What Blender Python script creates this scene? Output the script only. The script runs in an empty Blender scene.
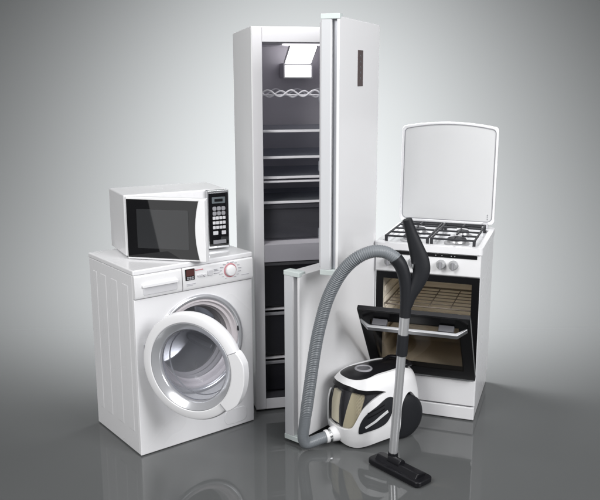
import bpy, bmesh, math, random
from math import sin, cos, pi, radians as R
from mathutils import Vector, Matrix
random.seed(7)
sc = bpy.context.scene
COL = sc.collection

# ------------------------------------------------------------------ materials
def mat(name, base, rough=.4, metal=0., coat=0., ior=1.45, var=.0, emit=None, estr=0., alpha_mix=None, trans=0., bump=0., bscale=60., spec=.5):
    m = bpy.data.materials.new(name); m.use_nodes = True
    nt = m.node_tree; b = nt.nodes['Principled BSDF']
    b.inputs['Base Color'].default_value = (*base, 1)
    b.inputs['Roughness'].default_value = rough
    b.inputs['Metallic'].default_value = metal
    b.inputs['Coat Weight'].default_value = coat
    b.inputs['Coat Roughness'].default_value = .06
    b.inputs['IOR'].default_value = ior
    b.inputs['Specular IOR Level'].default_value = spec
    b.inputs['Transmission Weight'].default_value = trans
    if emit:
        b.inputs['Emission Color'].default_value = (*emit, 1); b.inputs['Emission Strength'].default_value = estr
    tc = nt.nodes.new('ShaderNodeTexCoord')
    if var > 0:       # handling marks: slight roughness and tone variation
        n = nt.nodes.new('ShaderNodeTexNoise'); n.inputs['Scale'].default_value = 3; n.inputs['Detail'].default_value = 2
        nt.links.new(tc.outputs['Object'], n.inputs['Vector'])
        mr = nt.nodes.new('ShaderNodeMapRange'); mr.inputs['To Min'].default_value = max(.02, rough-var); mr.inputs['To Max'].default_value = rough+var
        nt.links.new(n.outputs['Fac'], mr.inputs['Value']); nt.links.new(mr.outputs['Result'], b.inputs['Roughness'])
    if bump > 0:
        n2 = nt.nodes.new('ShaderNodeTexNoise'); n2.inputs['Scale'].default_value = bscale; n2.inputs['Detail'].default_value = 3
        nt.links.new(tc.outputs['Object'], n2.inputs['Vector'])
        bp = nt.nodes.new('ShaderNodeBump'); bp.inputs['Strength'].default_value = bump; bp.inputs['Distance'].default_value = .002
        nt.links.new(n2.outputs['Fac'], bp.inputs['Height']); nt.links.new(bp.outputs['Normal'], b.inputs['Normal'])
    if alpha_mix is not None:   # tinted see-through pane: transparent filter under the glossy surface
        t = nt.nodes.new('ShaderNodeBsdfTransparent'); t.inputs['Color'].default_value = (*alpha_mix[1], 1)
        mixn = nt.nodes.new('ShaderNodeMixShader'); mixn.inputs['Fac'].default_value = alpha_mix[0]
        out = nt.nodes['Material Output']
        nt.links.new(t.outputs[0], mixn.inputs[1]); nt.links.new(b.outputs[0], mixn.inputs[2]); nt.links.new(mixn.outputs[0], out.inputs['Surface'])
    return m

M = dict(
 enamel=mat('white enamel', (.80,.80,.815), .28, coat=.35, var=.05),
 plastic=mat('white plastic', (.80,.80,.81), .33, coat=.15, var=.05),
 silverwhite=mat('silver white plastic', (.62,.63,.64), .35, coat=.1, var=.05),
 fridge=mat('white fridge lacquer', (.82,.82,.83), .42, coat=.08, var=.04),
 frame=mat('fridge frame', (.72,.715,.735), .35, var=.04),
 crossbar=mat('cross bar', (.50,.49,.53), .3, metal=.4),
 cap=mat('pale end cap', (.62,.68,.67), .4),
 liner=mat('fridge liner', (.52,.505,.545), .42, var=.04),
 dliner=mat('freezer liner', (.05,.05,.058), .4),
 edge=mat('door edge plastic', (.60,.61,.63), .38, var=.03),
 groove=mat('brushed aluminium strip', (.42,.43,.46), .32, metal=.85),
 shelfglass=mat('shelf glass', (.55,.58,.62), .08, alpha_mix=(.28,(.82,.83,.86))),
 shelftrim=mat('shelf trim', (.78,.77,.80), .25, coat=.3),
 crisper=mat('smoked drawer plastic', (.10,.10,.115), .10, alpha_mix=(.52,(.62,.62,.66))),
 frzdrawer=mat('freezer drawer plastic', (.018,.018,.023), .2),
 lamp=mat('fridge lamp', (.9,.9,.9), .4, emit=(1,.985,1), estr=3.2),
 glowstrip=mat('dim glowing strip', (.9,.9,.9), .4, emit=(1,.98,1), estr=.9),
 wire=mat('white coated wire', (.80,.79,.83), .3, coat=.3),
 display=mat('dark display', (.10,.075,.075), .15),
 black=mat('black glass', (.006,.006,.007), .02),
 blackpl=mat('black plastic', (.009,.009,.011), .33, var=.04, spec=.35),
 blackpl2=mat('charcoal rubber', (.015,.016,.019), .5, bump=.1, bscale=300, spec=.35),
 satin=mat('satin black', (.008,.008,.009), .25, spec=.25),
 chrome=mat('chrome', (.75,.76,.78), .1, metal=1.),
 steel=mat('brushed steel', (.62,.63,.64), .26, metal=1., var=.08),
 wand=mat('satin aluminium tube', (.74,.745,.76), .3, metal=.75, var=.06),
 drum=mat('stainless drum', (.52,.53,.56), .3, metal=.9, var=.06),
 rubber=mat('grey rubber', (.30,.29,.305), .6),
 rimpink=mat('pale rim', (.66,.62,.64), .3, coat=.3),
 bezel=mat('silver bezel', (.70,.71,.74), .2, metal=.65),
 glass=mat('clear bowl glass', (.60,.61,.64), .03, alpha_mix=(.12,(.84,.845,.87))),
 grey=mat('grey plastic', (.30,.30,.32), .4, var=.05),
 knobgrey=mat('knob grey', (.34,.345,.355), .35),
 lightgrey=mat('light grey plastic', (.58,.58,.60), .4),
 red=mat('red trim', (.58,.24,.27), .4),
 mark=mat('grey print', (.42,.42,.45), .5),
 key=mat('white key', (.70,.70,.72), .4),
 lcd=mat('lcd window', (.13,.15,.16), .2),
 lcdred=mat('dim red display', (.085,.034,.032), .2),
 window=mat('mesh window', (.026,.027,.029), .025),
 iron=mat('cast iron', (.022,.023,.027), .5, bump=.3, bscale=200),
 tray=mat('cooktop tray', (.74,.75,.77), .24, coat=.4, var=.05),
 alu=mat('burner aluminium', (.55,.55,.56), .4, metal=.8),
 rack=mat('dull rack wire', (.20,.17,.14), .45, metal=.4),
 handlesteel=mat('brushed handle steel', (.46,.465,.48), .42, metal=1., var=.06),
 mount=mat('dark grey handle mount', (.10,.10,.11), .4),
 beige=mat('oven cavity enamel', (.90,.83,.71), .4, var=.06),
 ovenglass=mat('oven door glass', (.010,.010,.011), .04, alpha_mix=(.22,(.80,.78,.75))),
 lidglass=mat('lid back panel', (.645,.65,.655), .16, coat=.4),
 hose=mat('grey hose', (.17,.185,.20), .38),
 bin=mat('clear dust bin', (.16,.16,.175), .06, alpha_mix=(.08,(.98,.98,.98))),
 filter=mat('pleated filter paper', (.93,.88,.72), .85, bump=.2, bscale=150),
 dark=mat('inner dark', (.02,.02,.024), .5),
)

def floor_material():
    m = bpy.data.materials.new('polished dark floor'); m.use_nodes = True
    nt = m.node_tree; b = nt.nodes['Principled BSDF']
    b.inputs['Base Color'].default_value = (.103,.1068,.1078,1)
    b.inputs['IOR'].default_value = 1.5
    tc = nt.nodes.new('ShaderNodeTexCoord'); n = nt.nodes.new('ShaderNodeTexNoise')
    n.inputs['Scale'].default_value = 1.7; n.inputs['Detail'].default_value = 8
    nt.links.new(tc.outputs['Object'], n.inputs['Vector'])
    mr = nt.nodes.new('ShaderNodeMapRange'); mr.inputs['To Min'].default_value = .015; mr.inputs['To Max'].default_value = .045
    nt.links.new(n.outputs['Fac'], mr.inputs['Value'])
    # polished up front, set matt towards the sweep to suppress softbox reflections
    sx = nt.nodes.new('ShaderNodeSeparateXYZ'); nt.links.new(tc.outputs['Object'], sx.inputs[0])
    w = nt.nodes.new('ShaderNodeMapRange'); w.interpolation_type = 'SMOOTHSTEP'
    w.inputs['From Min'].default_value = 4.0; w.inputs['From Max'].default_value = 6.2
    nt.links.new(sx.outputs['Y'], w.inputs['Value'])
    sp = nt.nodes.new('ShaderNodeMath'); sp.operation = 'MULTIPLY_ADD'; sp.inputs[1].default_value = -.5; sp.inputs[2].default_value = .5
    nt.links.new(w.outputs['Result'], sp.inputs[0]); nt.links.new(sp.outputs[0], b.inputs['Specular IOR Level'])
    ro = nt.nodes.new('ShaderNodeMath'); ro.operation = 'MULTIPLY_ADD'; ro.inputs[1].default_value = .5
    nt.links.new(w.outputs['Result'], ro.inputs[0]); nt.links.new(mr.outputs['Result'], ro.inputs[2]); nt.links.new(ro.outputs[0], b.inputs['Roughness'])
    return m

# ------------------------------------------------------------------ mesh helpers
def quad_box(bm, x0, x1, y0, y1, z0, z1):
    v = [bm.verts.new(p) for p in ((x0,y0,z0),(x1,y0,z0),(x1,y1,z0),(x0,y1,z0),(x0,y0,z1),(x1,y0,z1),(x1,y1,z1),(x0,y1,z1))]
    for f in ((0,3,2,1),(4,5,6,7),(0,1,5,4),(1,2,6,5),(2,3,7,6),(3,0,4,7)):
        bm.faces.new([v[i] for i in f])
    return v
def prism(bm, pts, a, b, axis='z', mapf=None):
    """polygon pts extruded along an axis: z -> (x,y), y -> (x,z), x -> (y,z)"""
    def P(p, t):
        q = {'z':(p[0],p[1],t), 'y':(p[0],t,p[1]), 'x':(t,p[0],p[1])}[axis]
        return mapf(q) if mapf else q
    A = [bm.verts.new(P(p, a)) for p in pts]; B = [bm.verts.new(P(p, b)) for p in pts]
    bm.faces.new(A); bm.faces.new(B[::-1])
    n = len(pts)
    for i in range(n):
        bm.faces.new((A[i], B[i], B[(i+1)%n], A[(i+1)%n]))
def frame_prism(bm, outer, inner, a, b, axis='y'):
    """flat plate with a hole"""
    def P(p, t): return {'z':(p[0],p[1],t), 'y':(p[0],t,p[1]), 'x':(t,p[0],p[1])}[axis]
    loops = []
    for t in (a, b):
        E = []; L = []
        for pts in (outer, inner):
            vs = [bm.verts.new(P(p, t)) for p in pts]
            es = [bm.edges.new((vs[i], vs[(i+1)%len(vs)])) for i in range(len(vs))]
            E += es; L.append(vs)
        bmesh.ops.triangle_fill(bm, edges=E, use_beauty=True)
        loops.append(L)
    for k in (0, 1):
        A, B = loops[0][k], loops[1][k]; n = len(A)
        for i in range(n): bm.faces.new((A[i], B[i], B[(i+1)%n], A[(i+1)%n]))
def rrect(x0, x1, z0, z1, r, n=5):
    pts = []
    for cx, cz, a0 in ((x1-r,z1-r,0),(x0+r,z1-r,90),(x0+r,z0+r,180),(x1-r,z0+r,270)):
        for i in range(n+1):
            a = R(a0+90*i/n); pts.append((cx+r*cos(a), cz+r*sin(a)))
    return pts
def rect(x0, x1, z0, z1): return [(x0,z0),(x1,z0),(x1,z1),(x0,z1)]
def circle(cx, cz, r, n=64): return [(cx+r*cos(2*pi*i/n), cz+r*sin(2*pi*i/n)) for i in range(n)]
def lathe(bm, prof, center=(0,0,0), axis='y', n=72, closed=False):
    """prof: (radius, t) along the axis"""
    rings = []
    for r, t in prof:
        ring = []
        if r < 1e-6:
            ring = [bm.verts.new({'y':(center[0],center[1]+t,center[2]),'z':(center[0],center[1],center[2]+t),'x':(center[0]+t,center[1],center[2])}[axis])]
        else:
            for i in range(n):
                a = 2*pi*i/n; c, s = r*cos(a), r*sin(a)
                p = {'y':(c,t,s),'z':(c,s,t),'x':(t,c,s)}[axis]
                ring.append(bm.verts.new((center[0]+p[0],center[1]+p[1],center[2]+p[2])))
        rings.append(ring)
    if closed: rings.append(rings[0])
    for A, B in zip(rings, rings[1:]):
        for i in range(n):
            j = (i+1) % n
            if len(A) == 1 and len(B) == 1: continue
            if len(A) == 1: bm.faces.new((A[0], B[j], B[i]))
            elif len(B) == 1: bm.faces.new((A[i], A[j], B[0]))
            else: bm.faces.new((A[i], A[j], B[j], B[i]))
def spline(pts, per=12):
    """Catmull-Rom through points (any dimension)"""
    out = []
    P = [pts[0]] + list(pts) + [pts[-1]]
    for i in range(1, len(P)-2):
        for k in range(per):
            t = k/per
            out.append(tuple(.5*((2*b)+(-a+c)*t+(2*a-5*b+4*c-d)*t*t+(-a+3*b-3*c+d)*t**3) for a,b,c,d in zip(P[i-1],P[i],P[i+1],P[i+2])))
    out.append(tuple(pts[-1])); return out
def resample(pts, step):
    P = [Vector(p) for p in pts]; L = [0]
    for a, b in zip(P, P[1:]): L.append(L[-1]+(b-a).length)
    n = max(2, int(L[-1]/step)); out = []; k = 0
    for i in range(n+1):
        s = L[-1]*i/n
        while k < len(L)-2 and L[k+1] < s: k += 1
        t = (s-L[k])/max(1e-9, L[k+1]-L[k]); out.append(P[k].lerp(P[k+1], t))
    return out
def tube(bm, pts, rad, n=12, closed=False, flat=None, up=None):
    """rad: number or list; flat: (a,b) list of half-axes instead of a radius"""
    P = [Vector(p) for p in pts]; m = len(P); rings = []
    prev = None
    for i in range(m):
        if closed: d = P[(i+1)%m]-P[(i-1)%m]
        else: d = P[min(m-1,i+1)]-P[max(0,i-1)]
        d.normalize()
        if prev is None:
            u = Vector(up) if up else Vector((0,0,1)) if abs(d.z) < .9 else Vector((1,0,0))
        else: u = prev
        u = (u-d*u.dot(d)).normalized(); prev = u; w = d.cross(u)
        if flat: a, b = flat[i]
        else:
            a = b = rad[i] if isinstance(rad, (list,tuple)) else rad
        rings.append([bm.verts.new(P[i]+u*a*cos(2*pi*k/n)+w*b*sin(2*pi*k/n)) for k in range(n)])
    for i in range(m if closed else m-1):
        A, B = rings[i], rings[(i+1)%m]
        for k in range(n): bm.faces.new((A[k], A[(k+1)%n], B[(k+1)%n], B[k]))
    if not closed:
        bm.faces.new(rings[0][::-1]); bm.faces.new(rings[-1])
def open_front_box(bm, x0, x1, y0, y1, z0, z1, holes):
    """box whose front (y0) face has rectangular openings"""
    xs = sorted({x0, x1, *[h[0] for h in holes], *[h[1] for h in holes]})
    zs = sorted({z0, z1, *[h[2] for h in holes], *[h[3] for h in holes]})
    V = {}
    def v(x, y, z):
        k = (round(x,5), round(y,5), round(z,5))
        if k not in V: V[k] = bm.verts.new((x,y,z))
        return V[k]
    for a, b in zip(xs, xs[1:]):
        for c, d in zip(zs, zs[1:]):
            if any(h[0] <= a and b <= h[1] and h[2] <= c and d <= h[3] for h in holes): continue
            bm.faces.new((v(a,y0,c), v(b,y0,c), v(b,y0,d), v(a,y0,d)))
    for c, d in zip(zs, zs[1:]):
        bm.faces.new((v(x0,y0,c), v(x0,y0,d), v(x0,y1,d), v(x0,y1,c)))
        bm.faces.new((v(x1,y0,c), v(x1,y1,c), v(x1,y1,d), v(x1,y0,d)))
    for a, b in zip(xs, xs[1:]):
        bm.faces.new((v(a,y0,z0), v(a,y1,z0), v(b,y1,z0), v(b,y0,z0)))
        bm.faces.new((v(a,y0,z1), v(b,y0,z1), v(b,y1,z1), v(a,y1,z1)))
    bm.faces.new([v(x,y1,z0) for x in xs] + [v(x1,y1,z) for z in zs[1:]] + [v(x,y1,z1) for x in xs[-2::-1]] + [v(x0,y1,z) for z in zs[-2:0:-1]])
def liner_box(bm, x0, x1, yf, yb, z0, z1):
    """five walls of a cavity open at the front"""
    v = [bm.verts.new(p) for p in ((x0,yf,z0),(x1,yf,z0),(x1,yb,z0),(x0,yb,z0),(x0,yf,z1),(x1,yf,z1),(x1,yb,z1),(x0,yb,z1))]
    for f in ((0,1,2,3),(4,7,6,5),(1,5,6,2),(2,6,7,3),(3,7,4,0)): bm.faces.new([v[i] for i in f])

def obj(name, bm, m, parent=None, bevel=0., seg=2, angle=32, solid=0., recalc=True, loc=None, rot=None, weld=True):
    if weld: bmesh.ops.remove_doubles(bm, verts=bm.verts, dist=1e-5)
    if recalc: bmesh.ops.recalc_face_normals(bm, faces=bm.faces)
    me = bpy.data.meshes.new(name); bm.to_mesh(me); bm.free()
    me.materials.append(M[m] if isinstance(m, str) else m)
    for p in me.polygons: p.use_smooth = True
    me.set_sharp_from_angle(angle=R(angle))
    o = bpy.data.objects.new(name, me); COL.objects.link(o)
    if parent: o.parent = parent
    if loc: o.location = loc
    if rot: o.rotation_euler = rot
    if solid:
        s = o.modifiers.new('thickness', 'SOLIDIFY'); s.thickness = abs(solid); s.offset = 1 if solid > 0 else -1
    if bevel > 0:
        b = o.modifiers.new('bevel', 'BEVEL'); b.width = bevel; b.segments = seg; b.limit_method = 'ANGLE'; b.angle_limit = R(angle)
        b.harden_normals = True; b.use_clamp_overlap = True
    return o
def B(): return bmesh.new()
def box(name, dims, m, parent, bevel=.002, **k):
    bm = B(); quad_box(bm, *dims); return obj(name, bm, m, parent, bevel, **k)
def thing(name, label, cat, loc, rz):
    o = bpy.data.objects.new(name, None); COL.objects.link(o); o.empty_display_size = .1
    o.location = loc; o.rotation_euler = (0,0,R(rz)); o['label'] = label; o['category'] = cat
    return o

# ------------------------------------------------------------------ setting: one sweep of studio floor and backdrop
WY, CR = 8.0, 2.8
bm = B()
v = [bm.verts.new(p) for p in ((-14,-3,0),(14,-3,0),(14,WY-CR,0),(-14,WY-CR,0))]; bm.faces.new(v)
fl = obj('floor', bm, floor_material()); fl['kind'] = 'structure'
bm = B(); rows = []
prof = [(WY-CR+CR*sin(R(a)), CR-CR*cos(R(a))) for a in range(0, 91)] + [(WY, z) for z in (2.5, 4, 7)]
for y, z in prof: rows.append([bm.verts.new((x, y, z)) for x in (-14, 14)])
for A, C in zip(rows, rows[1:]): bm.faces.new((A[0], A[1], C[1], C[0]))
bd = obj('backdrop', bm, fl.data.materials[0], angle=60); bd['kind'] = 'structure'

# ================================================================== washing machine
W, D, H = .618, .469, .866
wm = thing('washing_machine', 'white front loading washing machine with its round glass door open, carrying the microwave', 'washing machine', (-.7554,3.2468,0), 38.386)
RC, RR = (.318,.468), .2375
bm = B()
frame_prism(bm, rect(0,W,.004,.733), circle(*RC, RR-.004, 72), 0, .012, 'y')
obj('front_panel', bm, 'enamel', wm, .004)
bm = B()
open_front_box(bm, .001, W-.001, .0125, D, .004, .842, [(.03,W-.03,.06,.72)])
for y0, y1 in ((.055,.115),(.165,.235),(.285,.345),(.385,.43)):          # pressed stiffening panels on both flanks
    quad_box(bm, -.0006, .02, y0, y1, .10, .79); quad_box(bm, W-.02, W+.0006, y0, y1, .10, .79)
obj('body', bm, 'enamel', wm, .0045, 3)
bm = B(); quad_box(bm, -.002, W+.002, -.004, D, .8425, .866); obj('worktop', bm, 'enamel', wm, .006, 3)
for x in (.05, W-.05):
    for y in (.05, D-.05):
        bm = B(); lathe(bm, [(0,.0),(.022,.0),(.022,.0055),(0,.0055)], (x,y,0), 'z', 20); obj('foot', bm, 'blackpl', wm)
# fascia
prof = [(.012,.737),(-.006,.737),(-.012,.75),(-.008,.836),(-.002,.842),(.012,.842)]
bm = B(); prism(bm, prof, .2375, W-.001, 'x'); fas = obj('control_panel', bm, 'plastic', wm, .002)
bm = B(); prism(bm, prof, .001, .2335, 'x'); dr = obj('detergent_drawer', bm, 'plastic', wm, .002)
bm = B(); prism(bm, rrect(.04,.206,.751,.797,.008), -.0145, .002, 'y'); obj('drawer_grip', bm, 'lightgrey', dr, .003)
bm = B(); prism(bm, rrect(.036,.210,.786,.801,.005), -.0225, -.006, 'y'); obj('grip_lip', bm, 'plastic', dr, .003)
bm = B(); prism(bm, rrect(.250,.297,.783,.835,.003), -.0135, 0, 'y'); dsp = obj('display', bm, 'satin', fas, .001)
bm = B(); quad_box(bm, .253,.294,-.0145,-.0130,.803,.832)
obj('screen', bm, 'lcdred', fas)
bm = B()
for i in range(2):
    for j in range(3): prism(bm, rrect(.256+.0125*j,.2655+.0125*j,.7865+.0075*i,.792+.0075*i,.001,2), -.0148, -.013, 'y')
obj('display_keys', bm, 'grey', fas)
for x0, x1, z0, z1 in ((.312,.340,.792,.802),(.345,.356,.789,.801),(.365,.390,.790,.814)):
    bm = B(); prism(bm, rrect(x0,x1,z0,z1,.0045), -.0175, -.006, 'y'); obj('button', bm, 'lightgrey', fas, .002)
bm = B(); lathe(bm, [(0,-.025),(.021,-.0255),(.0245,-.024),(.0262,-.020),(.0275,-.010),(0,-.010)], (.488,0,.797), 'y', 48); kn = obj('program_dial', bm, 'plastic', fas, angle=50)
bm = B(); lathe(bm, [(.0285,-.0125),(.0310,-.0140),(.0335,-.0125),(.0335,-.008),(.0285,-.008)], (.488,0,.797), 'y', 48, True); obj('dial_ring', bm, 'red', kn)
marks = []                                                             # fine index marks round the dial and beside the buttons
for i in range(14):
    a = R(-62+i*304/13); r = .046; L = random.choice((.010,.014,.017))
    cx, cz = .488+r*1.15*cos(a), .797+r*.84*sin(a); marks.append((cx-L/2, cx+L/2, cz-.0012, cz+.0012))
for x0, x1, z in ((.255,.300,.764),(.255,.285,.758),(.400,.424,.806),(.400,.418,.812),(.400,.428,.794),(.55,.59,.765)): marks.append((x0, x1, z, z+.0024))
for x0, x1, z0, z1 in marks:
    bm = B(); quad_box(bm, x0, x1, -.0134, -.009, z0, z1); obj('index_mark', bm, 'mark', fas)
bm = B(); quad_box(bm, .303,.342,-.0120,-.009,.8225,.8265); obj('red_line', bm, 'red', fas)
# porthole
bm = B(); lathe(bm, [(RR,.002),(RR,-.005),(RR-.010,-.011),(RR-.020,-.008),(RR-.026,.004)], (RC[0],0,RC[1]), 'y', 96); rim = obj('porthole_rim', bm, 'bezel', wm, angle=60)
bm = B(); lathe(bm, [(RR-.025,.0),(RR-.033,-.002),(RR-.040,.012),(RR-.052,.012),(RR-.056,.028),(RR-.062,.034)], (RC[0],0,RC[1]), 'y', 96); obj('rim_seal', bm, 'rimpink', rim, angle=60)
bm = B(); lathe(bm, [(RR-.061,.033),(RR-.055,.05),(RR-.07,.06),(RR-.066,.075),(RR-.078,.085),(RR-.07,.11),(RR-.04,.12)], (RC[0],0,RC[1]), 'y', 96); obj('door_gasket', bm, 'rubber', wm, angle=60)
bm = B(); lathe(bm, [(RR-.05,.125),(.225,.14),(.225,.40),(.21,.415),(0,.42)], (RC[0],0,RC[1]), 'y', 72); drum = obj('drum', bm, 'drum', wm, angle=50)
for k in range(3):
    a = R(90+120*k); bm = B()
    prism(bm, [(-.03,0),(-.012,.045),(.012,.045),(.03,0)], .16, .39, 'y', mapf=lambda q, a=a: (RC[0]+(.226-q[2])*cos(a)-q[0]*sin(a), q[1], RC[1]+(.226-q[2])*sin(a)+q[0]*cos(a)))
    obj('drum_paddle', bm, 'drum', drum, .006)
bm = B(); prism(bm, rrect(.527,.541,.492,.517,.003), -.0075, .01, 'y'); obj('latch_slot', bm, 'dark', wm)
bm = B(); hp = [(.565+.07*cos(R(a))*1.0-.045, .062+.055*sin(R(a))) for a in range(0,360,12)]
prism(bm, rrect(.445,.575,.022,.098,.03), -.0016, .003, 'y'); obj('filter_hatch', bm, 'enamel', wm, .0012)
# round door, hinged at the left
DR = .240
door = None
bm = B()
lathe(bm, [(.196,-.0215),(.199,-.0245),(.226,-.0245),(.2335,-.021),(.2395,-.010),(.240,.004),(.236,.020),(.226,.030),(.185,.032),(.172,.022),(.190,.0)], (DR,0,0), 'y', 128, True)
door = obj('door', bm, 'enamel', wm, loc=(.027,-.030,.474), rot=(0,0,-R(61.1)), angle=28)
bm = B(); lathe(bm, [(.1955,-.0225),(.1930,-.0230),(.1655,-.0075),(.1625,-.004),(.1600,.006),(.1590,.020),(.1650,.022),(.1705,.004),(.1950,-.010)], (DR,0,0), 'y', 128, True); obj('door_bezel', bm, 'bezel', door, angle=28)
bm = B()
outp = [(.1590,.008),(.1580,.03),(.155,.05),(.1515,.054),(.150,.075),(.145,.095),(.136,.112),(.122,.125),(.10,.134),(.06,.141),(0,.144)]
inp = [(0,.1385),(.06,.1355),(.097,.129),(.118,.121),(.131,.109),(.140,.093),(.1455,.074),(.147,.053),(.151,.048),(.1545,.03),(.1555,.008)]
lathe(bm, outp+inp, (DR,0,0), 'y', 96)
obj('door_glass', bm, 'glass', door, angle=40)
bm = B(); lathe(bm, [(.1575,.004),(.1600,.003),(.1603,.008),(.1578,.009)], (DR,0,0), 'y', 96, True); obj('glass_seal', bm, 'grey', door, angle=40)
bm = B(); lathe(bm, [(.1500,.056),(.1535,.056),(.1535,.062),(.1500,.062)], (DR,0,0), 'y', 96, True); obj('glass_ring', bm, 'bezel', door, angle=40)
hpts = []
n = 40
def handle_r(t): return .2415+.020*min(1, 5*t, 5*(1-t))**.7
for i in range(n+1):
    t = i/n; a = -44+68*t; r = handle_r(t); hpts.append((DR+r*cos(R(a)), r*sin(R(a))))
for i in range(n+1):
    a = 24-68*i/n; hpts.append((DR+.2005*cos(R(a)), .2005*sin(R(a))))
bm = B(); prism(bm, hpts, -.0290, .018, 'y'); obj('door_handle', bm, 'enamel', door, .004, 3)
for a in (-44, 24):
    bm = B(); prism(bm, [(DR+r*cos(R(a+d)), r*sin(R(a+d))) for r, d in ((.2005,-.25),(.2415,-.25),(.2415,.25),(.2005,.25))], -.0294, -.02, 'y'); obj('handle_seam', bm, 'grey', door)
bm = B(); quad_box(bm, -.012,.03,.006,.03,-.06,.06); obj('hinge', bm, 'bezel', door, .004)
bm = B(); quad_box(bm, .462,.486,.024,.052,-.012,.012); obj('door_latch', bm, 'grey', door, .003)

# ================================================================== microwave
W, D, H = .499, .303, .290
mo = thing('microwave_oven', 'white microwave with a black glass door ajar, sitting on the washing machine', 'microwave', (-.8246,3.471,.8665), 27.835)
FY = .031
bm = B(); open_front_box(bm, 0, W, FY, D, .006, H, [(.03,.355,.035,.240)]); obj('body', bm, 'enamel', mo, .006, 3)
bm = B(); liner_box(bm, .0305,.3545,FY+.0005,D-.03,.0355,.2395); cav = obj('cavity', bm, 'lightgrey', mo, recalc=False, solid=-.002)
bm = B(); lathe(bm, [(0,.048),(.12,.048),(.135,.052),(.135,.056),(.12,.052),(0,.052)], (.2,.155,0), 'z', 48); obj('turntable', bm, 'shelfglass', mo)
for x in (.05, W-.05):
    for y in (.06, D-.04):
        bm = B(); lathe(bm, [(0,0),(.014,0),(.016,.0065),(0,.0065)], (x,y,0), 'z', 18); obj('foot', bm, 'blackpl', mo)
bm = B(); quad_box(bm, .3915, W, -.001, FY-.0005, .0065, H-.001); cp = obj('control_panel', bm, 'steel', mo, .003)
bm = B(); prism(bm, rrect(.3965,.4945,.018,.276,.003), -.004, .002, 'y'); face = obj('panel_face', bm, 'black', cp, .0008)
def pl(name, x0, x1, z0, z1, m, r=.002, d=-.0062):
    bm = B(); prism(bm, rrect(x0,x1,z0,z1,min(r,(z1-z0)*.45)), d, -.003, 'y'); return obj(name, bm, m, cp, .0006)
pl('display_window', .412,.478,.226,.256,'lcd')
pl('digit_display', .424,.466,.234,.248,'satin', d=-.0068)
for j in range(2):
    for i in range(3): pl('function_key', .414+.0225*i,.4335+.0225*i,.168+.0235*j,.187+.0235*j,'grey', .006)
for j in range(3):
    for i in range(4): pl('number_key', .4135+.0170*i,.4280+.0170*i,.102+.0230*j,.1165+.0230*j,'key')
pl('start_key', .4145,.440,.074,.092,'key'); pl('stop_key', .458,.480,.074,.092,'key')
pl('open_button', .414,.480,.030,.048,'grey')
A = 39.5; w = .38
bm = B(); quad_box(bm, 0, w, 0, .028, .0025, H-.001)
md = obj('door', bm, 'plastic', mo, .004, 3, loc=(0.0,0,0), rot=(0,0,-R(A)))
def ge(t): return .347-.020*(1-(2*t-1)**2)
N_ = 20
gp = [(.004,.012),(.347,.012)]+[(ge(i/N_), .012+.266*i/N_) for i in range(1,N_+1)]+[(.004,.278)]
bm = B(); prism(bm, gp, -.0035, .002, 'y'); obj('door_glass', bm, 'black', md, .001)
bm = B(); prism(bm, rrect(.052,.298,.056,.234,.004), -.0045, .0, 'y'); obj('door_window', bm, 'window', md, .0005)
hp = [(ge(i/N_)+.003, .004+.281*i/N_) for i in range(N_+1)]+[(w-.001,.285),(w-.001,.004)]
bm = B(); prism(bm, hp, -.012, .001, 'y'); obj('door_handle', bm, 'plastic', md, .004, 3)

# ================================================================== refrigerator
W, D, H = .5732, .6097, 1.9125
fr = thing('refrigerator', 'tall white fridge freezer with both doors open and its interior lamp lit', 'refrigerator', (-.2674,3.7343,0), 13.233)
UZ = (.873,1.843); LZ = (.068,.787); X0, X1 = .05, W-.045
bm = B(); open_front_box(bm, 0, W, 0, D, .010, H, [(X0,X1,*UZ),(X0,X1,*LZ)]); obj('cabinet', bm, 'fridge', fr, .004, 3)
for nm, x0, x1, z0, z1 in (('stile',.004,X0+.001,.014,H-.004),('stile',X1-.001,W-.004,.014,H-.004),('top_bar',X0+.002,X1-.002,UZ[1]-.001,H-.004),('cross_bar',X0+.002,X1-.002,LZ[1]-.001,UZ[0]+.001),('bottom_bar',X0+.002,X1-.002,.014,LZ[0]+.001)):
    bm = B(); quad_box(bm, x0, x1, -.003, .002, z0, z1); obj(nm, bm, 'crossbar' if nm == 'cross_bar' else 'frame', fr, .0012)
bm = B(); liner_box(bm, X0+.0015,X1-.0015,-.001,.56,UZ[0]+.0015,UZ[1]-.0015); obj('fridge_liner', bm, 'liner', fr, recalc=False, solid=-.001)
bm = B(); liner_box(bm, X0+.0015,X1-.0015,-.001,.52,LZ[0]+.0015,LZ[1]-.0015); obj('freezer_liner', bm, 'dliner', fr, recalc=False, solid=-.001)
for x in (.04, W-.04):
    for y in (.04, D-.05):
        bm = B(); lathe(bm, [(0,0),(.02,0),(.018,.012),(0,.012)], (x,y,0), 'z', 20); obj('foot', bm, 'grey', fr)
lx0, lx1 = X0+.004, X1-.004
for z, glass_ in ((1.424,1),(1.296,1),(1.197,1),(1.176,0),(1.073,1)):
    if glass_:
        bm = B(); quad_box(bm, lx0, lx1, .075, .545, z-.003, z+.003); sh = obj('shelf', bm, 'shelfglass', fr)
        bm = B(); quad_box(bm, lx0, lx1, .060, .0745, z-.0065, z+.0055); obj('shelf_trim', bm, 'shelftrim', sh, .002)
    else:
        bm = B(); quad_box(bm, lx0, lx1, .062, .085, z-.005, z+.005); obj('shelf_rail', bm, 'shelftrim', fr, .002)
for z in (1.424, 1.296, 1.197):                                              # moulded ledges on the side walls
    for x0, x1 in ((X0+.002,X0+.014),(X1-.014,X1-.002)):
        bm = B(); quad_box(bm, x0, x1, .09, .545, z-.016, z-.0035); obj('shelf_ledge', bm, 'liner', fr, .003)
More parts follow.
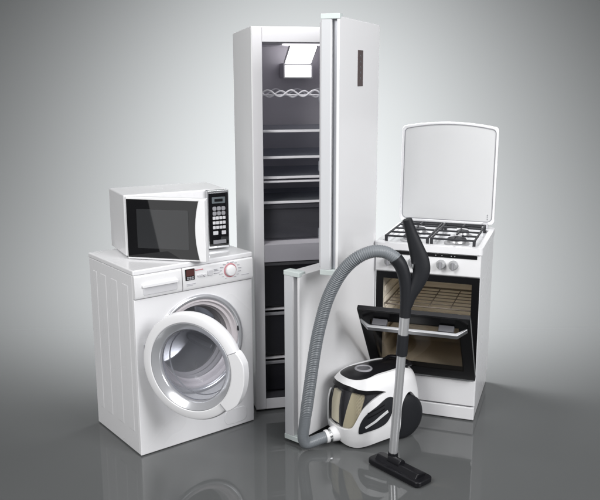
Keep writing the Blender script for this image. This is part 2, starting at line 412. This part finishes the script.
# crisper
bm = B(); quad_box(bm, lx0+.006, lx1-.006, .078, .50, .886, 1.060); cr = obj('crisper_drawer', bm, 'crisper', fr, .006)
bm = B(); quad_box(bm, lx0+.004, lx1-.004, .066, .080, 1.040, 1.062); obj('drawer_lip', bm, 'crisper', cr, .003)
for z0, z1 in ((.535,.770),(.274,.509),(.080,.247)):
    bm = B(); quad_box(bm, lx0+.004, lx1-.004, .072, .50, z0, z1); d_ = obj('freezer_drawer', bm, 'frzdrawer', fr, .006)
    bm = B(); quad_box(bm, lx0+.004, lx1-.004, .060, .0715, z1-.018, z1-.002); obj('drawer_grip', bm, 'grey', d_, .003)
for z in (.522, .260):
    bm = B(); quad_box(bm, lx0, lx1, .064, .5, z-.0035, z+.0035); obj('freezer_shelf', bm, 'shelftrim', fr, .001)
# lamp unit
bm = B(); quad_box(bm, .245,.402,.452,.556,1.676,1.755); housing = obj('lamp_housing', bm, 'liner', fr, .004)
bm = B(); quad_box(bm, .250,.394,.444,.4515,1.683,1.744); obj('lamp_panel', bm, 'lamp', fr, .002)
bm = B(); prism(bm, [(.446,1.7535),(.452,1.7585),(.316,1.838),(.310,1.833)], .252, .392, 'x'); obj('lamp_panel', bm, 'lamp', fr, .002)
bm = B(); frame_prism(bm, rect(.243,.401,1.676,1.752), rect(.2505,.3935,1.6835,1.7435), .440, .4445, 'y'); obj('lamp_frame', bm, 'lightgrey', housing, .001)
for x in (.2465,.3925):
    bm = B(); prism(bm, [(.440,1.7535),(.450,1.7615),(.316,1.8415),(.306,1.833)], x, x+.005, 'x'); obj('lamp_rail', bm, 'lightgrey', housing)
bm = B(); quad_box(bm, .18,.40,.12,.17,1.8335,1.8405); obj('ceiling_strip', bm, 'glowstrip', fr, .002)  # slim emissive strip under the ceiling
bm = B(); quad_box(bm, .487,.515,.28,.37,1.735,1.79); obj('thermostat', bm, 'plastic', fr, .004)
# wavy bottle rack
def wave(y, z, amp, ph, n=90): return [(lx0+(lx1-lx0)*i/n, y, z+amp*sin(2*pi*(i/n*4.0)+ph)) for i in range(n+1)]
bm = B()
tube(bm, wave(.10,1.604,.0150,-.6), .0042, 8)
tube(bm, wave(.125,1.600,.0150,1.9), .0038, 8)
tube(bm, wave(.50,1.606,.015,-.6), .0036, 8)
for x in (lx0+.004, lx1-.004): tube(bm, [(x,.09,1.604),(x,.54,1.604)], .0034, 8)
tube(bm, [(lx0,.106,1.596),(lx1,.106,1.596)], .003, 8)
obj('bottle_rack', bm, 'wire', fr)
# doors
def fridge_door(ang, w, t, z0, z1, upper):
    T = t-.02
    px = [(-w,.02),(-w,-T+.036),(-w+.034,-T+.036),(-w+.034,-T+.0125),(-w,-T+.0125),(-w,-T),(.017,-T),(.017,.02)]
    bm = B(); prism(bm, px, z0+.014, z1-.012, 'z')
    d = obj('upper_door' if upper else 'freezer_door', bm, 'fridge', fr, .0025, 2, loc=(W-.02,-.02,0), rot=(0,0,R(ang)))
    for a, b in ((z0, z0+.024), (z1-.022, z1)):
        bm = B(); prism(bm, [(-w-.003,.0215),(-w-.003,-T-.0015),(-w+.045,-T+.002),(-w+.045,.0215)], a, b, 'z'); obj('end_cap', bm, 'cap', d, .002)
    bm = B(); quad_box(bm, -w-.0016, -w+.004, -T+.0375, .0185, z0+.0245, z1-.0225); obj('edge_strip', bm, 'edge', d, .0015)
    bm = B(); quad_box(bm, -w+.026, -w+.0335, -T+.0135, -T+.035, z0+.0245, z1-.0225); obj('grip_channel', bm, 'groove', d)
    bm = B(); frame_prism(bm, rect(-w+.012,.0,z0+.03,z1-.03), rect(-w+.05,-.035,z0+.07,z1-.07), .0205, .031, 'y'); obj('door_gasket', bm, 'lightgrey', d, .004)
    bm = B(); prism(bm, rrect(-w+.052,-.037,z0+.072,z1-.072,.02), .0205, .040, 'y'); obj('door_liner', bm, 'plastic', d, .008)
    if upper:
        for z in (z0+.14, z0+.44, z0+.74):
            bm = B(); quad_box(bm, -w+.085, -.06, .0405, .064, z, z+.05); obj('door_bin', bm, 'shelfglass', d, .006)
        bm = B(); prism(bm, rrect(-.325,-.250,1.640,1.797,.003), -T-.0022, -T+.002, 'y'); dp = obj('display_panel', bm, 'display', d, .0006)
        bm = B()
        for k in range(5): prism(bm, circle(-.2875, 1.675+.024*k, .0055, 20), -T-.0030, -T-.001, 'y')
        obj('touch_keys', bm, 'groove', dp)
    return d
fridge_door(55.9, .576, .081, .834, 1.934, True)
fridge_door(36.75, .576, .090, .014, .830, False)

# ================================================================== gas stove
W, D, H = .517, .549, .883
st = thing('gas_stove', 'white gas stove with its lid raised and black oven door half open', 'stove', (.3391,3.7976,0), -19.04)
bm = B(); open_front_box(bm, 0, W, 0, D, .075, .848, [(.030,W-.030,.235,.715)]); obj('body', bm, 'enamel', st, .004, 3)
bm = B(); quad_box(bm, .004, W-.004, .012, D-.01, .004, .0745); obj('plinth', bm, 'enamel', st, .003)
bm = B(); quad_box(bm, .002, W-.002, -.010, -.0005, .078, .208); obj('storage_drawer', bm, 'enamel', st, .004, 3)
bm = B(); quad_box(bm, .002, W-.002, -.010, .0115, .005, .070); obj('kick_plate', bm, 'enamel', st, .004, 3)
for x in (.05, W-.05):
    for y in (.06, D-.06):
        bm = B(); lathe(bm, [(0,0),(.02,0),(.02,.005),(0,.005)], (x,y,0), 'z', 18); obj('foot', bm, 'blackpl', st)
bm = B(); frame_prism(bm, rect(.003,W-.003,.244,.733), rect(.040,W-.040,.262,.700), -.005, -.0004, 'y'); obj('oven_frame', bm, 'satin', st, .001)
bm = B(); quad_box(bm, .003, W-.003, -.013, -.0005, .214, .2425); obj('oven_trim', bm, 'steel', st, .002)
bm = B(); liner_box(bm, .0305,W-.0305,-.0002,.46,.2355,.7145); cav = obj('oven_cavity', bm, 'beige', st, recalc=False, solid=-.002)
for x0, x1 in ((.032,.038),(W-.038,W-.032)):                                    # embossed side rails
    for k in range(6):
        bm = B(); quad_box(bm, x0, x1, .05, .42,   .315+.06*k, .343+.06*k); obj('rack_guide', bm, 'beige', cav, .003)
for z in (.552,):
    bm = B(); 
    tube(bm, [(.042,.05,z),(W-.042,.05,z),(W-.042,.43,z),(.042,.43,z)], .0042, 8, True)
    for i in range(6):
        y = .10+i*.06; tube(bm, [(.042,y,z+.004),(W-.042,y,z+.004)], .0026, 6)
    for x in (.15,.26,.37): tube(bm, [(x,.05,z),(x,.43,z)], .0030, 6)
    obj('oven_rack', bm, 'rack', st)
bm = B(); prism(bm, rrect(.06,W-.06,.40,.425,.01), .06, .42, 'y'); obj('baking_tray', bm, 'beige', st, .004)
# fascia
bm = B(); prism(bm, [(.01,.737),(-.010,.737),(-.014,.742),(-.010,.846),(.01,.846)], .001, W-.001, 'x'); fp = obj('control_panel', bm, 'plastic', st, .002)
bm = B(); quad_box(bm, .052,.498,-.0140,-.006,.827,.8445); ps = obj('panel_strip', bm, 'satin', fp, .001)
for x in (.33,.375,.392,.30):
    bm = B(); prism(bm, circle(x,.836,.0020,12), -.0146, -.012, 'y'); obj('strip_mark', bm, 'lightgrey', ps)
for x in (.068,.129,.189,.327,.387):
    bm = B(); lathe(bm, [(0,-.040),(.0165,-.040),(.0195,-.037),(.021,-.018),(.0235,-.0165),(.0235,-.011),(0,-.011)], (x,0,.792), 'y', 36); k_ = obj('burner_knob', bm, 'knobgrey', fp, angle=40)
    bm = B(); prism(bm, rrect(x-.0048,x+.0048,.772,.812,.003), -.048, -.039, 'y'); obj('knob_ridge', bm, 'grey', k_, .002)
# cooktop
bm = B(); frame_prism(bm, rrect(-.006,W+.006,-.018,D+.002,.02), rrect(.022,W-.022,.02,D-.075,.03), .849, .883, 'z'); obj('cooktop', bm, 'enamel', st, .005, 3)
bm = B(); prism(bm, rrect(.0215,W-.0215,.0195,D-.0745,.03), .850, .868, 'z'); obj('cooktop_tray', bm, 'tray', st)
for x, y, r in ((.14,.135,.034),(.14,.345,.042),(.377,.135,.048),(.377,.345,.034)):
    bm = B(); lathe(bm, [(0,0),(r+.014,0),(r+.014,.006),(r,.010),(r-.004,.020),(0,.020)], (x,y,.8685), 'z', 40); b_ = obj('burner', bm, 'alu', st, angle=40)
    bm = B(); lathe(bm, [(0,0),(r-.002,0),(r,.004),(r-.006,.0095),(0,.0105)], (x,y,.889), 'z', 40); obj('burner_cap', bm, 'iron', b_, angle=50)
for x0, x1 in ((.034,.2565),(.2605,.483)):
    y0, y1, z = .034, .462, .908
    cx = (x0+x1)/2; bm = B(); s = .0046
    def bar(a, b, c, d): quad_box(bm, a, b, c, d, z-s, z+s)
    bar(x0, x1, y0-s, y0+s); bar(x0, x1, y1-s, y1+s)
    bar(x0-s+.006, x0+s+.006, y0, y1); bar(x1-s-.006, x1+s-.006, y0, y1)
    ym = (y0+y1)/2; bar(x0, x1, ym-s, ym+s)
    for yc in ((y0+ym)/2, (ym+y1)/2):
        bar(x0, cx-.028, yc-s, yc+s); bar(cx+.028, x1, yc-s, yc+s)
        bar(cx-s, cx+s, yc+.028, yc+.104); bar(cx-s, cx+s, yc-.104, yc-.028)
    for x in (x0+.008, x1-.008):
        for y in (y0, y1): quad_box(bm, x-.007, x+.007, y-.007, y+.007, .8688, z-.002)
    obj('pan_grate', bm, 'iron', st, .002)
bm = B(); quad_box(bm, .06, W-.06, D-.066, D-.052, .8835, .8985); obj('vent_bar', bm, 'iron', st, .003)
# lid
LW = .5175
arc = [(.5*LW+.5*LW*cos(R(a))*1.0, 0) for a in (0,)]
def lid_outline(ins, r):
    x0, x1, z0 = -.001+ins, W+.001-ins, .004+ins; top = .528-ins; rise = .022
    pts = [(x0+r, z0), (x1-r, z0)]
    for i in range(1, 7): a = R(-90+90*i/6); pts.append((x1-r+r*cos(a), z0+r+r*sin(a)))
    for i in range(7): a = R(90*i/6); pts.append((x1-r+r*cos(a), top-r+r*sin(a)))
    for i in range(1, 20):
        t = i/20; x = (x1-r)+(x0-x1+2*r)*t; pts.append((x, top+rise*(1-(2*t-1)**2)))
    for i in range(7): a = R(90+90*i/6); pts.append((x0+r+r*cos(a), top-r+r*sin(a)))
    for i in range(6): a = R(180+90*i/6); pts.append((x0+r+r*cos(a), z0+r+r*sin(a)))
    return pts
bm = B(); frame_prism(bm, lid_outline(0,.022), lid_outline(.013,.026), -.010, .012, 'y')
lid = obj('lid', bm, 'enamel', st, .004, 3, loc=(0,D-.022,.898), rot=(-R(3.3),0,0))
bm = B(); prism(bm, lid_outline(.0135,.0255), -.0045, .008, 'y'); obj('lid_panel', bm, 'lidglass', lid, .0008)
bm = B(); o1 = lid_outline(.0138,.0252); o2 = lid_outline(.0172,.022); frame_prism(bm, o1, o2, -.0062, -.0046, 'y'); obj('lid_seal', bm, 'grey', lid)
for x in (.045, W-.045):
    bm = B(); quad_box(bm, x-.014, x+.014, D-.040, D-.004, .8835, .915); obj('lid_hinge', bm, 'lightgrey', st, .003)
bm = B()
for z in (.034,.046,.056): prism(bm, circle(W-.036, z, .003, 14), -.0075, -.004, 'y')
obj('lid_screws', bm, 'grey', lid)
# oven door hinged at its foot
od = B()
frame_prism(od, rect(-.001,W+.001,.004,.512), rect(.055,W-.055,.085,.440), -.030, -.004, 'y')
door = obj('oven_door', od, 'satin', st, .003, 2, loc=(0,-.010,.240), rot=(R(38),0,0))
bm = B(); prism(bm, rrect(.0505,W-.0505,.0805,.4445,.006), -.034, -.0305, 'y'); obj('door_glass', bm, 'ovenglass', door)
bm = B(); prism(bm, rrect(.0505,W-.0505,.0805,.4445,.006), -.0035, -.001, 'y'); obj('inner_glass', bm, 'ovenglass', door)
bm = B(); quad_box(bm, -.001, W+.001, -.029, -.005, .5125, .520); obj('door_top_rail', bm, 'blackpl', door, .002)
bm = B()
hz = .452
hp = [(.010,-.046),(.014,-.040),(.060,-.070),(W-.060,-.070),(W-.014,-.040),(W-.010,-.046),(W-.052,-.086),(.052,-.086)]
bm = B(); prism(bm, hp, hz-.013, hz+.013, 'z'); hd = obj('door_handle', bm, 'handlesteel', door, .003, 3)
for x in (.105, W-.105):
    bm = B(); quad_box(bm, x-.035, x+.035, -.0695, -.0345, hz-.006, hz+.016); obj('handle_mount', bm, 'mount', hd, .004)

# ================================================================== vacuum cleaner
vc = thing('vacuum_cleaner', 'white and black bagless vacuum cleaner with ribbed grey hose and upright metal wand', 'vacuum cleaner', (.192,3.236,0), 32.)
CX, CY, NE = .235, .150, 2.7
ZA = [0,.03,.1,.2,.3,.34]; AA = [.195,.21,.225,.225,.205,.16]; BB = [.125,.14,.15,.145,.125,.09]
def interp(z, V):
    if z <= ZA[0]: return V[0]
    for i in range(len(ZA)-1):
        if z <= ZA[i+1]:
            t = (z-ZA[i])/(ZA[i+1]-ZA[i]); return V[i]+(V[i+1]-V[i])*t
    return V[-1]+(V[-1]-V[-2])*(z-ZA[-1])/(ZA[-1]-ZA[-2])
def smooth(z, V): return (interp(z-.02,V)+2*interp(z,V)+interp(z+.02,V))/4
def S(th, z, off=0.):
    A = smooth(z, AA)+off; Bw = smooth(z, BB)+off; c, s = cos(th), sin(th)
    return Vector((CX-A*math.copysign(abs(c)**(2/NE), c), CY-Bw*math.copysign(abs(s)**(2/NE), s), z))
def ringpts(z, off, n=96): return [S(2*pi*i/n, z, off) for i in range(n)]
def loft(bm, levels, n=96):
    rings = [[bm.verts.new(p) for p in ringpts(z, off, n)] for z, off in levels]
    for A, C in zip(rings, rings[1:]):
        for i in range(n): bm.faces.new((A[i], A[(i+1)%n], C[(i+1)%n], C[i]))
    bm.faces.new(rings[0][::-1]); bm.faces.new(rings[-1])
def patch(bm, poly, off0, off1, mirror=True, maxlen=.02, both=True):
    """solid panel that follows the hull: polygon in (angle, height), from offset off0 to off1"""
    K = .13                                    # angle -> length for meshing
    tmp = bmesh.new(); dense = []
    n = len(poly)
    for i in range(n):
        (a, z), (b, y) = poly[i], poly[(i+1)%n]
        L = math.hypot((b-a)*K, y-z); m = max(1, int(L/maxlen+.5))
        for k in range(m): dense.append((a+(b-a)*k/m, z+(y-z)*k/m))
    vs = [tmp.verts.new((a*K, z, 0)) for a, z in dense]
    es = [tmp.edges.new((vs[i], vs[(i+1)%len(vs)])) for i in range(len(vs))]
    bmesh.ops.triangle_fill(tmp, edges=es, use_beauty=True)
    for _ in range(4):
        long_ = [e for e in tmp.edges if e.calc_length() > maxlen*1.3 and not e.is_boundary]
        if not long_: break
        bmesh.ops.subdivide_edges(tmp, edges=long_, cuts=1)
        bmesh.ops.triangulate(tmp, faces=tmp.faces[:])
        bmesh.ops.beautify_fill(tmp, faces=tmp.faces[:], edges=[e for e in tmp.edges if not e.is_boundary])
    tmp.verts.index_update()
    for sgn in ((1,-1) if mirror else (1,)):
        o = [bm.verts.new(S(sgn*v.co.x/K, v.co.y, off1)) for v in tmp.verts]
        i_ = [bm.verts.new(S(sgn*v.co.x/K, v.co.y, off0)) for v in tmp.verts]
        for f in tmp.faces:
            ids = [v.index for v in f.verts]
            bm.faces.new([o[k] for k in ids]); bm.faces.new([i_[k] for k in ids[::-1]])
        for e in tmp.edges:
            if e.is_boundary:
                a, b = e.verts
                if mirror and ((abs(a.co.x) < 1e-6 and abs(b.co.x) < 1e-6) or (abs(a.co.x-pi*K) < 1e-6 and abs(b.co.x-pi*K) < 1e-6)): continue
                bm.faces.new((o[a.index], o[b.index], i_[b.index], i_[a.index]))
    tmp.free()
def smoothpoly(pts, per=4): 
    n = len(pts); out = []
    for i in range(n):
        a,b,c,d = pts[(i-1)%n], pts[i], pts[(i+1)%n], pts[(i+2)%n]
        for k in range(per):
            t = k/per; out.append(tuple(.5*((2*q)+(-p+r)*t+(2*p-5*q+4*r-s)*t*t+(-p+3*q-3*r+s)*t**3) for p,q,r,s in zip(a,b,c,d)))
    return out
# core and shell
bm = B(); loft(bm, [(.020,-.03),(.028,-.022),(.05,-.022),(.10,-.030),(.18,-.030),(.28,-.026),(.318,-.020)]); obj('motor_housing', bm, 'dark', vc, angle=50)
shell = [(0,.304)] + spline([(0,.304),(.463,.302),(.759,.292),(.986,.286),(1.178,.283),(1.326,.279),(1.47,.270),(1.50,.262),(1.42,.258),(1.326,.250),(1.126,.230),(.908,.197),(.74,.150),(.61,.116),(.50,.105),(.367,.101),(0,.098)], 4)[1:]
shell += spline([(0,.024),(.35,.012),(.7,.007),(1.03,.015),(1.37,.030),(1.60,.036),(1.70,.045),(1.705,.115),(1.74,.19),(1.88,.228),(2.04,.232),(2.20,.204),(2.40,.168),(2.52,.13),(2.56,.08),(2.58,.045)], 4)
shell += [(pi,.045),(pi,.315)] + spline([(2.6,.318),(2.3,.336),(2.0,.340),(1.6,.339),(1.26,.335),(.9,.328),(.45,.326),(0,.326)], 3)
bm = B(); patch(bm, shell, -.016, .0); obj('body_shell', bm, 'plastic', vc, .003, 2, angle=40)
# top cover with its round button
bm = B(); loft(bm, [(.312,-.020),(.326,-.0035),(.3325,-.006),(.3385,-.018),(.343,-.050),(.346,-.085)]); tc_ = obj('top_cover', bm, 'blackpl', vc, angle=50)
bt = (.172,.150,.3445)
bm = B(); lathe(bm, [(.031,0),(.033,.004),(.039,.0045),(.042,.001),(.042,-.012),(.031,-.012)], bt, 'z', 48, True); obj('button_ring', bm, 'grey', tc_, angle=60)
bm = B(); lathe(bm, [(0,.0025),(.022,.002),(.0305,.0005),(.0305,-.01),(0,-.01)], bt, 'z', 48); obj('power_button', bm, 'mount', tc_, angle=60)
bm = B(); hp = [(.36,.15-.03,.333),(.385,.15-.03,.350),(.40,.15-.015,.353),(.40,.15+.015,.353),(.385,.15+.03,.350),(.36,.15+.03,.333)]
tube(bm, spline([(.33,.10,.338),(.375,.085,.343),(.412,.10,.336),(.420,.15,.334),(.412,.20,.336),(.375,.215,.343),(.33,.20,.338)], 8), .010, 12); obj('carry_handle', bm, 'blackpl', vc)
# dust bin
binp = [(0,.282)] + spline([(0,.282),(.46,.282),(.75,.274),(1.0,.267),(1.22,.264),(1.38,.262),(1.44,.257),(1.326,.249),(1.126,.229),(.908,.196),(.735,.150),(.605,.117),(.5,.106),(.367,.102),(0,.099)], 4)[1:]
bm = B(); patch(bm, binp, -.009, -.006); dbn = obj('dust_bin', bm, 'bin', vc, angle=60)
rimp = [(0,.303)] + spline([(0,.303),(.463,.301),(.759,.291),(.986,.285),(1.178,.282),(1.326,.278),(1.46,.269),(1.42,.262),(1.22,.264),(1.0,.266),(.75,.273),(.46,.281),(0,.281)], 4)[1:]
bm = B(); patch(bm, rimp, -.014, -.004); obj('bin_rim', bm, 'satin', vc, .001, angle=60)
def pleats(a0, a1, z0, z1, tilt, n=120):
    bm = B(); A = []; C = []
    for i in range(n+1):
        a = a0+(a1-a0)*i/n; o = -.0185+.0055*(1 if i%4 < 2 else -1)*(.5 if i%2 else 1)
        A.append([bm.verts.new(S(a+tilt*(k/6), z0+(z1-z0)*k/6, o)) for k in range(7)]); C.append([bm.verts.new(S(a+tilt*(k/6), z0+(z1-z0)*k/6, -.029)) for k in range(7)])
    for i in range(n):
        for k in range(6):
            bm.faces.new((A[i][k],A[i+1][k],A[i+1][k+1],A[i][k+1])); bm.faces.new((C[i][k],C[i][k+1],C[i+1][k+1],C[i+1][k]))
        bm.faces.new((A[i][0],C[i][0],C[i+1][0],A[i+1][0])); bm.faces.new((A[i][6],A[i+1][6],C[i+1][6],C[i][6]))
    for i in (0, n):
        for k in range(6): bm.faces.new((A[i][k],A[i][k+1],C[i][k+1],C[i][k]))
    return bm
obj('dust_filter', pleats(.20,.70,.10,.272,.32,60), 'filter', vc, angle=80)
obj('dust_filter', pleats(-.30,.06,.11,.258,.0,50), 'filter', vc, angle=80)
for a0, a1 in ((.09,.15),(-.42,-.34),(.98,1.04)):
    bm = B(); patch(bm, [(a0,.105 if a0<.9 else .225),(a1,.105 if a0<.9 else .24),(a1,.268),(a0,.268)], -.03, -.010, mirror=False); obj('bin_rib', bm, 'blackpl', vc, angle=60)
bm = B()                                                                           # transparent bin flap at the far front corner
patch(bm, smoothpoly([(-.95,.10),(-.66,.07),(-.40,.06),(-.36,.13),(-.48,.20),(-.7,.24),(-.95,.2)], 3), -.004, .004, mirror=False); obj('bin_latch', bm, 'silverwhite', vc, .002, angle=60)
# side vents
leaf = smoothpoly([(1.575,.236),(1.49,.237),(1.318,.213),(1.117,.190),(.96,.166),(.846,.132),(.803,.099),(.838,.086),(1.038,.095),(1.309,.105),(1.475,.121),(1.55,.150),(1.585,.20)], 3)
for sg, nm in ((1,'side_vent'),(-1,'side_vent')):
    bm = B(); patch(bm, [(sg*a, z) for a, z in leaf], -.004, .0035, mirror=False); vt = obj(nm, bm, 'blackpl2', vc, .002, angle=50)
    bm = B(); patch(bm, [(sg*a, z) for a, z in ((.985,.121),(1.23,.146),(1.50,.184),(1.515,.173),(1.27,.138),(1.01,.112))], .002, .0065, mirror=False); obj('vent_trim', bm, 'silverwhite', vt, .001, angle=50)
    bm = B()
    for dz in (.030, .052): patch(bm, [(sg*a, z) for a, z in ((1.06,.135+dz),(1.27,.152+dz*.9),(1.45,.172+dz*.8),(1.45,.167+dz*.8),(1.27,.147+dz*.9),(1.06,.130+dz))], .002, .0050, mirror=False)
    obj('vent_slats', bm, 'satin', vt, angle=50)
# wheels
for y0, y1, sg in ((.018,.052,-1),(.282,.248,1)):
    R_ = .109; bm = B()
    lathe(bm, [(0,sg*.006),(.06,sg*.005),(R_-.022,0),(R_-.006,-sg*.006),(R_,-sg*.014),(R_,-sg*.040),(R_-.008,-sg*.046),(0,-sg*.046)], (.330,y0,R_), 'y', 64); wl = obj('wheel', bm, 'blackpl2', vc, angle=35)
bm = B(); lathe(bm, [(0,-.02),(.012,-.02),(.018,-.012),(.018,.012),(.012,.02),(0,.02)], (.07,.15,.018), 'y', 24); obj('caster', bm, 'blackpl', vc)
# hose inlet and hose
bm = B(); tube(bm, [(.040,.150,.058),(.010,.153,.055),(-.006,.156,.052)], [.040,.036,.033], 32); obj('hose_socket', bm, 'plastic', vc, .003)
bm = B(); tube(bm, [(-.004,.156,.052),(-.022,.159,.049)], [.0285,.0285], 32); obj('hose_ring', bm, 'steel', vc, .003)
bm = B(); tube(bm, resample([(-.018,.158,.049),(-.034,.161,.047)], .004), .031, 28); obj('hose_collar', bm, 'plastic', vc, .003)
hose = [(-.030,.160,.047),(-.065,.166,.041),(-.105,.171,.034),(-.135,.172,.038),(-.149,.170,.075),(-.147,.162,.13),(-.144,.153,.19),(-.139,.127,.336),(-.131,.098,.508),(-.123,.070,.629),(-.106,.035,.756),(-.074,-.008,.863),(-.036,-.055,.932),(.014,-.098,.968),(.060,-.132,.970),(.095,-.160,.948),(.108,-.168,.930)]
hp = resample(spline(hose, 14), .0018)
rad = []
for i in range(len(hp)):
    s = i*.0018; u = i/len(hp)
    k = .0020 if .22 < u < .86 else (.0002 if u < .2 else .0008)
    rad.append(.0262+k*sin(2*pi*s/.0086))
bm = B(); tube(bm, hp, rad, 24); obj('hose', bm, 'hose', vc, angle=180)
# cuff, grip, wand
cf = spline([(.098,-.162,.944),(.118,-.175,.911),(.134,-.185,.851),(.139,-.188,.773),(.1365,-.187,.690)], 10)
bm = B(); tube(bm, cf, [.030-.006*min(1, i/len(cf)*1.2) for i in range(len(cf))], 24); obj('hose_cuff', bm, 'blackpl2', vc, .002)
gr = spline([(.135,-.186,1.110),(.150,-.195,1.055),(.169,-.207,.992),(.185,-.217,.933),(.190,-.221,.886),(.176,-.212,.834),(.156,-.199,.786),(.143,-.191,.738)], 10)
wd = spline([(.020,0),(.024,0),(.031,0),(.038,0),(.036,0),(.030,0),(.025,0),(.022,0)], 10)
bm = B(); tube(bm, gr, None, 24, flat=[(wd[i][0], .021) for i in range(len(gr))], up=(.85,-.53,0)); obj('grip', bm, 'blackpl2', vc, .003)
bm = B(); tube(bm, [(.145,-.214,.905),(.148,-.216,.925)], .006, 12); obj('grip_screw', bm, 'steel', vc)
top = Vector((.136,-.187,.700)); bot = Vector((.106,-.168,.060))
def along(z): t = (top.z-z)/(top.z-bot.z); return top.lerp(bot, t)
def wseg(name, za, zb, r0, r1, m, b=.0015):
    bm = B(); tube(bm, [along(za), along(zb)], [r0, r1], 32); return obj(name, bm, m, vc, b)
wseg('wand_collar', .697, .612, .0215, .0215, 'wand'); wseg('wand_clamp', .614, .520, .0245, .0245, 'blackpl2', .003)
wseg('wand_tube', .524, .070, .0195, .0195, 'wand'); wseg('nozzle_neck', .074, .018, .0225, .0225, 'blackpl')
# floor nozzle
ca, cb = Vector((.078,-.070,0)), Vector((.122,-.372,0)); ax = (cb-ca).normalized(); L = (cb-ca).length
org = (ca+cb)/2
rz = math.atan2(ax.y, ax.x)
bm = B(); prism(bm, [(p[0], p[1]) for p in rrect(-L/2,L/2,-.050,.050,.024)], .006, .030, 'z'); nz = obj('floor_nozzle', bm, 'blackpl', vc, .006, 3, loc=(org.x,org.y,0), rot=(0,0,rz))
bm = B(); prism(bm, [(-.034,.026),(.034,.026),(.026,.044),(-.016,.050)], -L/2+.03, L/2-.03, 'x'); obj('nozzle_top', bm, 'blackpl', nz, .006, 3)
bm = B(); quad_box(bm, -L/2+.02, L/2-.02, -.043, .043, .0005, .0065); obj('nozzle_brush', bm, 'dark', nz)
bm = B()
tube(bm, [(-.035,.0,.044),(.035,.0,.044)], .022, 20); obj('nozzle_joint', bm, 'blackpl', nz, .003, loc=(-.02,0,0))

# ================================================================== light
def area(name, loc, tgt, size, power, col=(1,1,1), sy=None, spread=None):
    l = bpy.data.lights.new(name, 'AREA'); l.energy = power; l.color = col
    l.shape = 'RECTANGLE'; l.size = size; l.size_y = sy or size
    if spread: l.spread = R(spread)
    o = bpy.data.objects.new(name, l); COL.objects.link(o); o.location = loc
    o.rotation_euler = (Vector(tgt)-Vector(loc)).to_track_quat('-Z','Y').to_euler(); return o
area('key_softbox', (-2.1,.2,3.5), (-.1,3.6,.9), 2.0, 138, (1,.995,.985))
area('fill_softbox', (2.9,.6,2.8), (.3,3.6,.9), 1.8, 160, (.99,.99,1))
area('top_softbox', (0,2.6,4.2), (0,3.6,0), 2.0, 36, (1,1,1))
sp_ = bpy.data.lights.new('background_spot', 'SPOT'); sp_.energy = 2900; sp_.spot_size = R(148); sp_.spot_blend = 1; sp_.shadow_soft_size = .45
so = bpy.data.objects.new('background_spot', sp_); COL.objects.link(so); so.location = (0,4.92,2.75)
so.rotation_euler = (Vector((0,7.2,.1))-so.location).to_track_quat('-Z','Y').to_euler()
# low dim strip softbox whose edge shows as a slanted sheen in the microwave glass
sl = area('strip_softbox', (0,0,0), (.57,.81,.15), 1.0, 5.5, (1,1,1), 1.1)
f_ = Vector((.57,.81,.15)).normalized(); u_ = Vector((-.115,0,.503)); u_ = (u_-f_*u_.dot(f_)).normalized(); r_ = u_.cross(-f_)
if r_.x < 0: r_ = -r_
m_ = Matrix((r_, (-f_).cross(r_), -f_)).transposed().to_4x4(); m_.translation = Vector((-2.45,.9,.43))+r_*.5
sl.matrix_world = m_
wd_ = bpy.data.worlds.new('World'); sc.world = wd_; wd_.use_nodes = True
wd_.node_tree.nodes['Background'].inputs[0].default_value = (.99,.99,1,1); wd_.node_tree.nodes['Background'].inputs[1].default_value = .23

# ================================================================== camera
cam = bpy.data.cameras.new('camera'); co = bpy.data.objects.new('camera', cam); COL.objects.link(co); sc.camera = co
co.location = (0,0,1.67); co.rotation_euler = (R(90-11.91),0,0)
cam.sensor_width = 36; cam.lens = 778.788/600*36; cam.shift_x = (300-308.42)/600; cam.shift_y = (243.78-250)/600
cam.clip_end = 100; cam.clip_start = .05
sc.view_settings.view_transform = 'Standard'; sc.view_settings.look = 'None'; sc.view_settings.exposure = 0; sc.view_settings.gamma = 1
sc.cycles.use_denoising = True
sc.cycles.max_bounces = 14; sc.cycles.transmission_bounces = 12; sc.cycles.transparent_max_bounces = 16; sc.cycles.glossy_bounces = 6
sc.cycles.caustics_refractive = False
